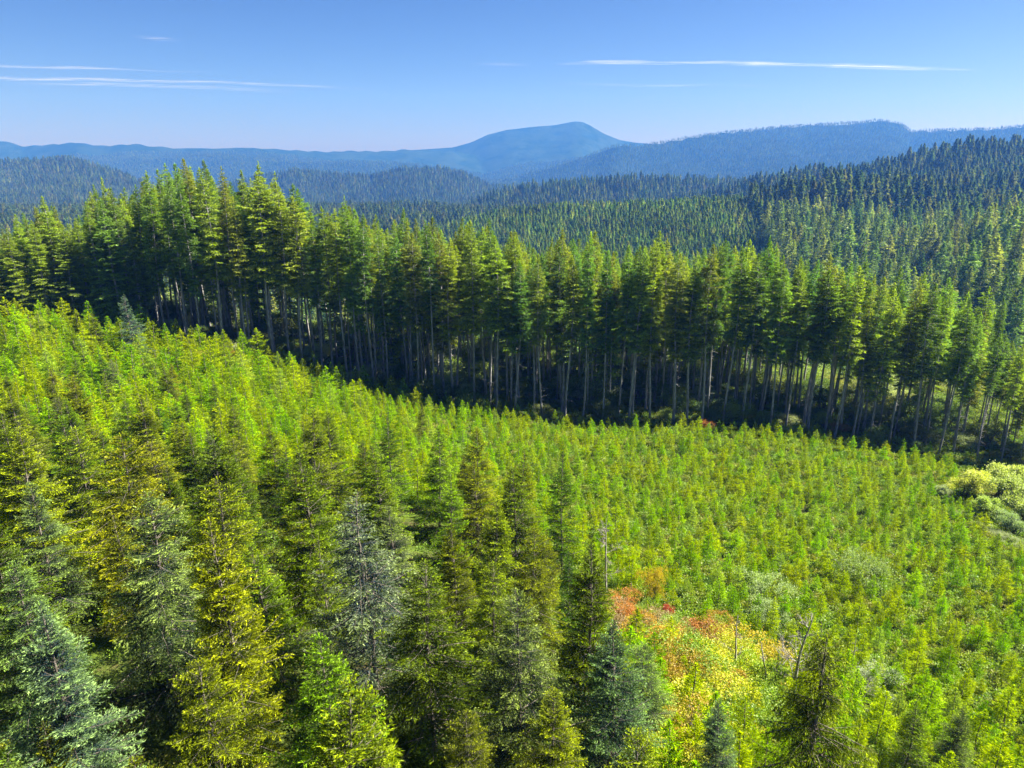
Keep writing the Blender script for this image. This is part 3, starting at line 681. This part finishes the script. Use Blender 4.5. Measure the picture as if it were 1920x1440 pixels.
ORANGE = [(1165, 1120), (1195, 1128), (1220, 1140), (1180, 1150), (1215, 1160), (1250, 1155), (1205, 1180), (1240, 1185), (1270, 1170), (1300, 1180), (1320, 1160), (1350, 1150), (1340, 1180), (1365, 1170), (1320, 1200)]
YELLOW = [(1265, 1200), (1290, 1215), (1310, 1240), (1340, 1210), (1365, 1225), (1330, 1265), (1355, 1290), (1385, 1250), (1415, 1195), (1405, 1235), (1430, 1260), (1395, 1290), (1260, 1235), (1290, 1265), (1240, 1310), (1270, 1340), (1250, 1380), (1275, 1395)]
ORANGE += [(1178, 1136), (1192, 1160), (1232, 1150), (1228, 1175), (1256, 1172), (1284, 1188), (1306, 1196), (1334, 1166), (1262, 1198)]
YELLOW += [(1282, 1232), (1318, 1220), (1346, 1238), (1374, 1206), (1396, 1216), (1372, 1262), (1342, 1286), (1312, 1292), (1300, 1318), (1330, 1318), (1368, 1318), (1412, 1286), (1262, 1290), (1250, 1262)]
for i, (px, py) in enumerate(ORANGE):
    cn, tint = rnd.choice([('red-brown', (.34, .17, .07)), ('rust-orange', (.6, .25, .05)), ('orange', (.62, .36, .04)), ('green', (.3, .44, .05)), ('dusty brown', (.38, .27, .13))])
    put('brush_shrub', f"{cn} shrub in the rusty brush, {ordinal(i + 1)} going right from the tall bare snag", 'shrub', 'rust-coloured shrubs by the snags', px, py, rnd.uniform(1.3, 2.8), BK[i % 3], rnd.uniform(.8, 1.3), tint)
for i, (px, py) in enumerate(YELLOW):
    cn, tint = rnd.choice([('golden yellow', (.66, .55, .01)), ('lemon yellow', (.60, .62, .02)), ('yellow-green', (.36, .54, .02)), ('yellow-green', (.28, .46, .02)), ('leafy green', (.22, .40, .03)), ('ochre', (.5, .36, .03))])
    put('maple_shrub', f"{cn} leafy shrub in the yellow brush, {ordinal(i + 1)} going down from the rust-coloured shrubs", 'shrub', 'yellow shrubs below the rust-coloured ones', px, py, rnd.uniform(2.2, 3.6), BK[i % 3], rnd.uniform(.95, 1.3), tint)
put('yellow_tree', AUT[0][5], 'small tree', None, *AUT[0][:3], BK[0], .35, (.6, .48, .03)); put('red_bush', AUT[1][5], 'bush', None, *AUT[1][:3], BK[1], .8, (.6, .08, .05))
ALD = [(1822, 870, 6.0, 'left-hand round pale alder with a yellowish top at the foot of the stand', (.62, .66, .12)), (1890, 862, 7.0, 'big pale green alder right of the round alder', (.6, .68, .2)), (1935, 900, 7.0, 'pale alder partly cut off at the right border', (.5, .62, .2)),
       (1860, 925, 4.5, 'lower pale alder in front of the big pale green alder', (.5, .64, .16)), (1910, 955, 4.0, 'grey-green alder bush above the dark bank', (.36, .48, .24)), (1770, 905, 3.0, 'small silvery bush beside the leftmost alder', (.42, .52, .3))]
for i, (px, py, h, lab, tint) in enumerate(ALD): put('alder_tree', lab, 'alder', 'pale alders at the right end of the field', px, py, h, AK[i % 2], 1.0, tint, ymin=40)
for i, (px, py) in enumerate([(1815, 960), (1840, 975), (1865, 990), (1885, 1000), (1905, 1015)]):
    put('silver_shrub', f"low silvery-white shrub, {ordinal(i + 1)} from the left along the pale bank", 'shrub', 'silvery shrubs on the bank', px, py, 1.6, BK[i % 3], 1.1, (.4, .46, .3), ymin=40)
for i, (px, py, h, tint, lab) in enumerate([(1435, 1080, 3.2, (.34, .46, .18), 'pale leafy willow bush with upright shoots above the yellow brush'), (1450, 1130, 2.6, (.34, .46, .22), 'silvery willow bush behind the forked dead tree'),
        (1620, 1035, 4.0, (.32, .44, .12), 'pale cone-shaped willow standing in the planted field'), (1640, 1255, 2.4, (.5, .6, .45), 'whitish bush beside the long dead limb'), (385, 655, 2.4, (.5, .42, .08), 'ochre bush at the foot of the bare trunks'),
        (433, 655, 2.2, (.6, .38, .05), 'orange-yellow bush beside the small cone-shaped fir'), (640, 720, 2.6, (.45, .5, .3), 'pale bush at the base of the lone front fir'), (1325, 785, 2.4, (.5, .18, .06), 'rusty red bush in the shade under the stand'), (1575, 790, 2.6, (.5, .28, .08), 'orange bush between trunks toward the right of the stand')]):
    put('bush', lab, 'bush', 'single bushes with their own colour', px, py, h, BK[i % 3], 1., tint, ymin=20)
# understory shrubs among the trunks
US = []
for _ in range(6000):
    x = rng.uniform(-110, 98); e = float(edge_y(x)); y = e + rng.uniform(-3, 46)
    if len(US) < 330 and far_enough(x, y, US, 2.0): US.append((x, y, e))
us = np.array(US); hh = rng.uniform(1.4, 4.6, len(us)); hh = np.where(us[:, 1] > us[:, 2] + 12, hh * 1.4, hh)
scatter('understory_brush', np.c_[us[:, 0], us[:, 1], terrain(us[:, 0], us[:, 1]) - .1], hh / 2.5, rng.random(len(us)) * 6.28, rng.integers(0, 6, len(us)), [(BK[i % 3].joined, [(.16, .26, .05), (.26, .36, .06), (.5, .58, .3), (.12, .2, .05), (.32, .44, .08), (.2, .25, .06)][i]) for i in range(6)], 'leafy brush growing in the shade between the bare trunks')
# bright brush on the sunlit ground behind the stand
n = 1500; x = rng.uniform(-170, 190, n); y = edge_y(x) + rng.uniform(24, 110, n); k = np.interp(x, [-122, -75, -45, -25, 10, 45, 70, 100], [34, 26, 20, 34, 40, 34, 20, 18]) + edge_y(x) < y
x, y = x[k], y[k]
scatter('clearing_brush', np.c_[x, y, terrain(x, y) - .1], rng.uniform(.7, 2.2, len(x)), rng.random(len(x)) * 6.28, rng.integers(0, 4, len(x)), [(BK[i % 3].joined, [(.28, .36, .05), (.2, .3, .04), (.36, .38, .1), (.16, .24, .04)][i]) for i in range(4)], 'sunlit brush on the open ground behind the tall stand')
# ground cover
n = 26000; y = 5 + 150 * rng.random(n) ** .8; x = rng.uniform(-.85, .88, n) * (y + 24)
fh = np.array([field_h(a, b) for a, b in zip(x, y)]); k = (fh < 8.5) | (rng.random(n) < .15); x, y = x[k], y[k]; n = len(x); z = terrain(x, y)
scatter('ground_cover', np.c_[x, y, z - .05], rng.uniform(.5, 1.4, n), rng.random(n) * 6.28, rng.integers(0, 6, n), [(CK[i % 3].joined, [(.26, .40, .01), (.2, .34, .01), (.30, .40, .01), (.28, .30, .03), (.15, .27, .01), (.22, .36, .01)][i]) for i in range(6)], 'low leafy ground cover between the planted trees')

# ----------------------------------------------------------------- thin clouds
def cloud_mat():
    m, t = mat('ice_cloud'); L = t.links.new
    tc = N(t, 'ShaderNodeTexCoord'); mp = N(t, 'ShaderNodeMapping'); mp.inputs['Scale'].default_value = (.0006, .007, 1)
    nz = N(t, 'ShaderNodeTexNoise'); nz.inputs['Scale'].default_value = 1; nz.inputs['Detail'].default_value = 6; nz.inputs['Roughness'].default_value = .6
    L(tc.outputs['Object'], mp.inputs[0]); L(mp.outputs[0], nz.inputs['Vector'])
    at = N(t, 'ShaderNodeAttribute', attribute_name='dens')
    rp = N(t, 'ShaderNodeValToRGB'); rp.color_ramp.elements[0].position = .43; rp.color_ramp.elements[1].position = .62; L(nz.outputs['Fac'], rp.inputs[0])
    a = mathn(t, 'MULTIPLY', mathn(t, 'MULTIPLY', at.outputs['Fac'], .3), rp.outputs[0], True)
    tr = N(t, 'ShaderNodeBsdfTransparent'); d = N(t, 'ShaderNodeBsdfTranslucent'); d.inputs[0].default_value = (.95, .95, .95, 1)
    mx = N(t, 'ShaderNodeMixShader'); L(a, mx.inputs[0]); L(tr.outputs[0], mx.inputs[1]); L(d.outputs[0], mx.inputs[2])
    o = N(t, 'ShaderNodeOutputMaterial'); L(mx.outputs[0], o.inputs[0]); return m
M_CLOUD = cloud_mat()
ALT = 2600.0
def streak(label, pts, thick, dens, ab=.5):
    """a long thin ice cloud lying level high up: pts photo (column,row) along it"""
    p = np.array(pts, float); n = 120
    px = np.linspace(p[0, 0], p[-1, 0], n); py = np.interp(px, p[:, 0], p[:, 1]) + .8 * np.sin(px / 37)
    th = np.interp(px, p[:, 0], thick); de = np.interp(px, p[:, 0], dens)
    rows = np.array([-1, -.6, -.2, .2, .6, 1]); prof = np.array([0, .6, 1, 1, .6, 0])
    V = []; D = []
    for j, rr in enumerate(rows):
        s = slope(py + rr * th); Y = ALT / s; V.append(np.stack([on_ray(px, Y, ALT), Y, ALT + 30 * np.sin(px / 90) * 0 + 0 * Y], -1)); D.append(de * prof[j])
    V = np.stack(V, 1).reshape(-1, 3); D = np.stack(D, 1).ravel()
    i = np.arange(n - 1)[:, None] * 6 + np.arange(5)[None]
    me = mesh('ice_cloud', V, [np.stack([i, i + 1, i + 7, i + 6], -1).reshape(-1, 4)], [M_CLOUD])
    a = me.attributes.new('dens', 'FLOAT', 'POINT'); a.data.foreach_set('value', D.astype(np.float32))
    o = bpy.data.objects.new('cirrus_cloud', me); COL.objects.link(o); o['label'] = label; o['category'] = 'cloud'; o['group'] = 'thin streak clouds'
streak('thin white streak cloud low on the left, the longest and brightest of the left ones', [(-60, 146), (100, 148), (250, 151), (400, 154), (560, 160), (720, 170)], [4, 4, 4, 3, 3, 2], [.5, .6, .55, .4, .25, 0])
streak('faint streak cloud just under the longest left streak', [(20, 155), (150, 158), (280, 160), (430, 166), (560, 172)], [2, 4, 4, 5, 5], [0, .4, .35, .25, 0])
streak('fine streak cloud above the longest left streak', [(-60, 122), (60, 125), (120, 127), (260, 131), (420, 137)], [3, 3, 4, 2, 2], [.45, .45, .45, .2, 0])
streak('bright broad streak cloud above the mountain on the right', [(1040, 121), (1100, 118), (1200, 116), (1300, 118), (1420, 119), (1500, 121), (1560, 124)], [2, 4, 5, 3, 6, 4, 2], [0, .4, .8, .5, .8, .5, 0])
streak('rightmost bright streak cloud tapering above the blue ridge', [(1500, 119), (1560, 124), (1650, 125), (1750, 129), (1840, 133)], [2, 5, 6, 4, 2], [0, .6, .7, .5, 0])
streak('short faint wisp cloud alone high on the left', [(240, 66), (290, 71), (350, 76)], [2, 6, 2], [0, .2, 0])
streak('short faint streak cloud over the summit of the mountain', [(880, 120), (940, 120), (1000, 121)], [2, 4, 2], [0, .25, 0])
streak('very faint lower streak cloud between the mountain and the blue ridge', [(1020, 157), (1200, 160), (1400, 160), (1480, 161)], [2, 3, 2, 2], [0, .2, .12, 0])

# ----------------------------------------------------------------- haze
zmin = -420.0
X0, X1, Y0, Y1, ZT = -8500, 8500, -200, 9500, 760.0
V = np.array([(x, y, z) for z in (zmin, ZT) for y in (Y0, Y1) for x in (X0, X1)], float)
Q = np.array([(0, 2, 3, 1), (4, 5, 7, 6), (0, 1, 5, 4), (2, 6, 7, 3), (0, 4, 6, 2), (1, 3, 7, 5)])
hm, t = mat('haze_air'); pv = N(t, 'ShaderNodeVolumePrincipled'); o = N(t, 'ShaderNodeOutputMaterial'); t.links.new(pv.outputs[0], o.inputs['Volume'])
pv.inputs['Color'].default_value = (.045, .165, .60, 1); pv.inputs['Absorption Color'].default_value = (.73, .52, .036, 1)
pv.inputs['Density'].default_value = 1 / 5400; pv.inputs['Anisotropy'].default_value = .1
hz = bpy.data.objects.new('haze', mesh('haze', V, [Q], [hm])); COL.objects.link(hz); hz['kind'] = 'stuff'
sum_t = sum(len(o.data.polygons) for o in bpy.data.objects if o.type == 'MESH')
print('meshes tris', sum(len(m.loops) - 2 * len(m.polygons) for m in bpy.data.meshes), 'young', len(young), 'saplings', len(sap), 'stand', len(stand), 'front', len(front))
print('ground min', terrain(_X, _Y).min())
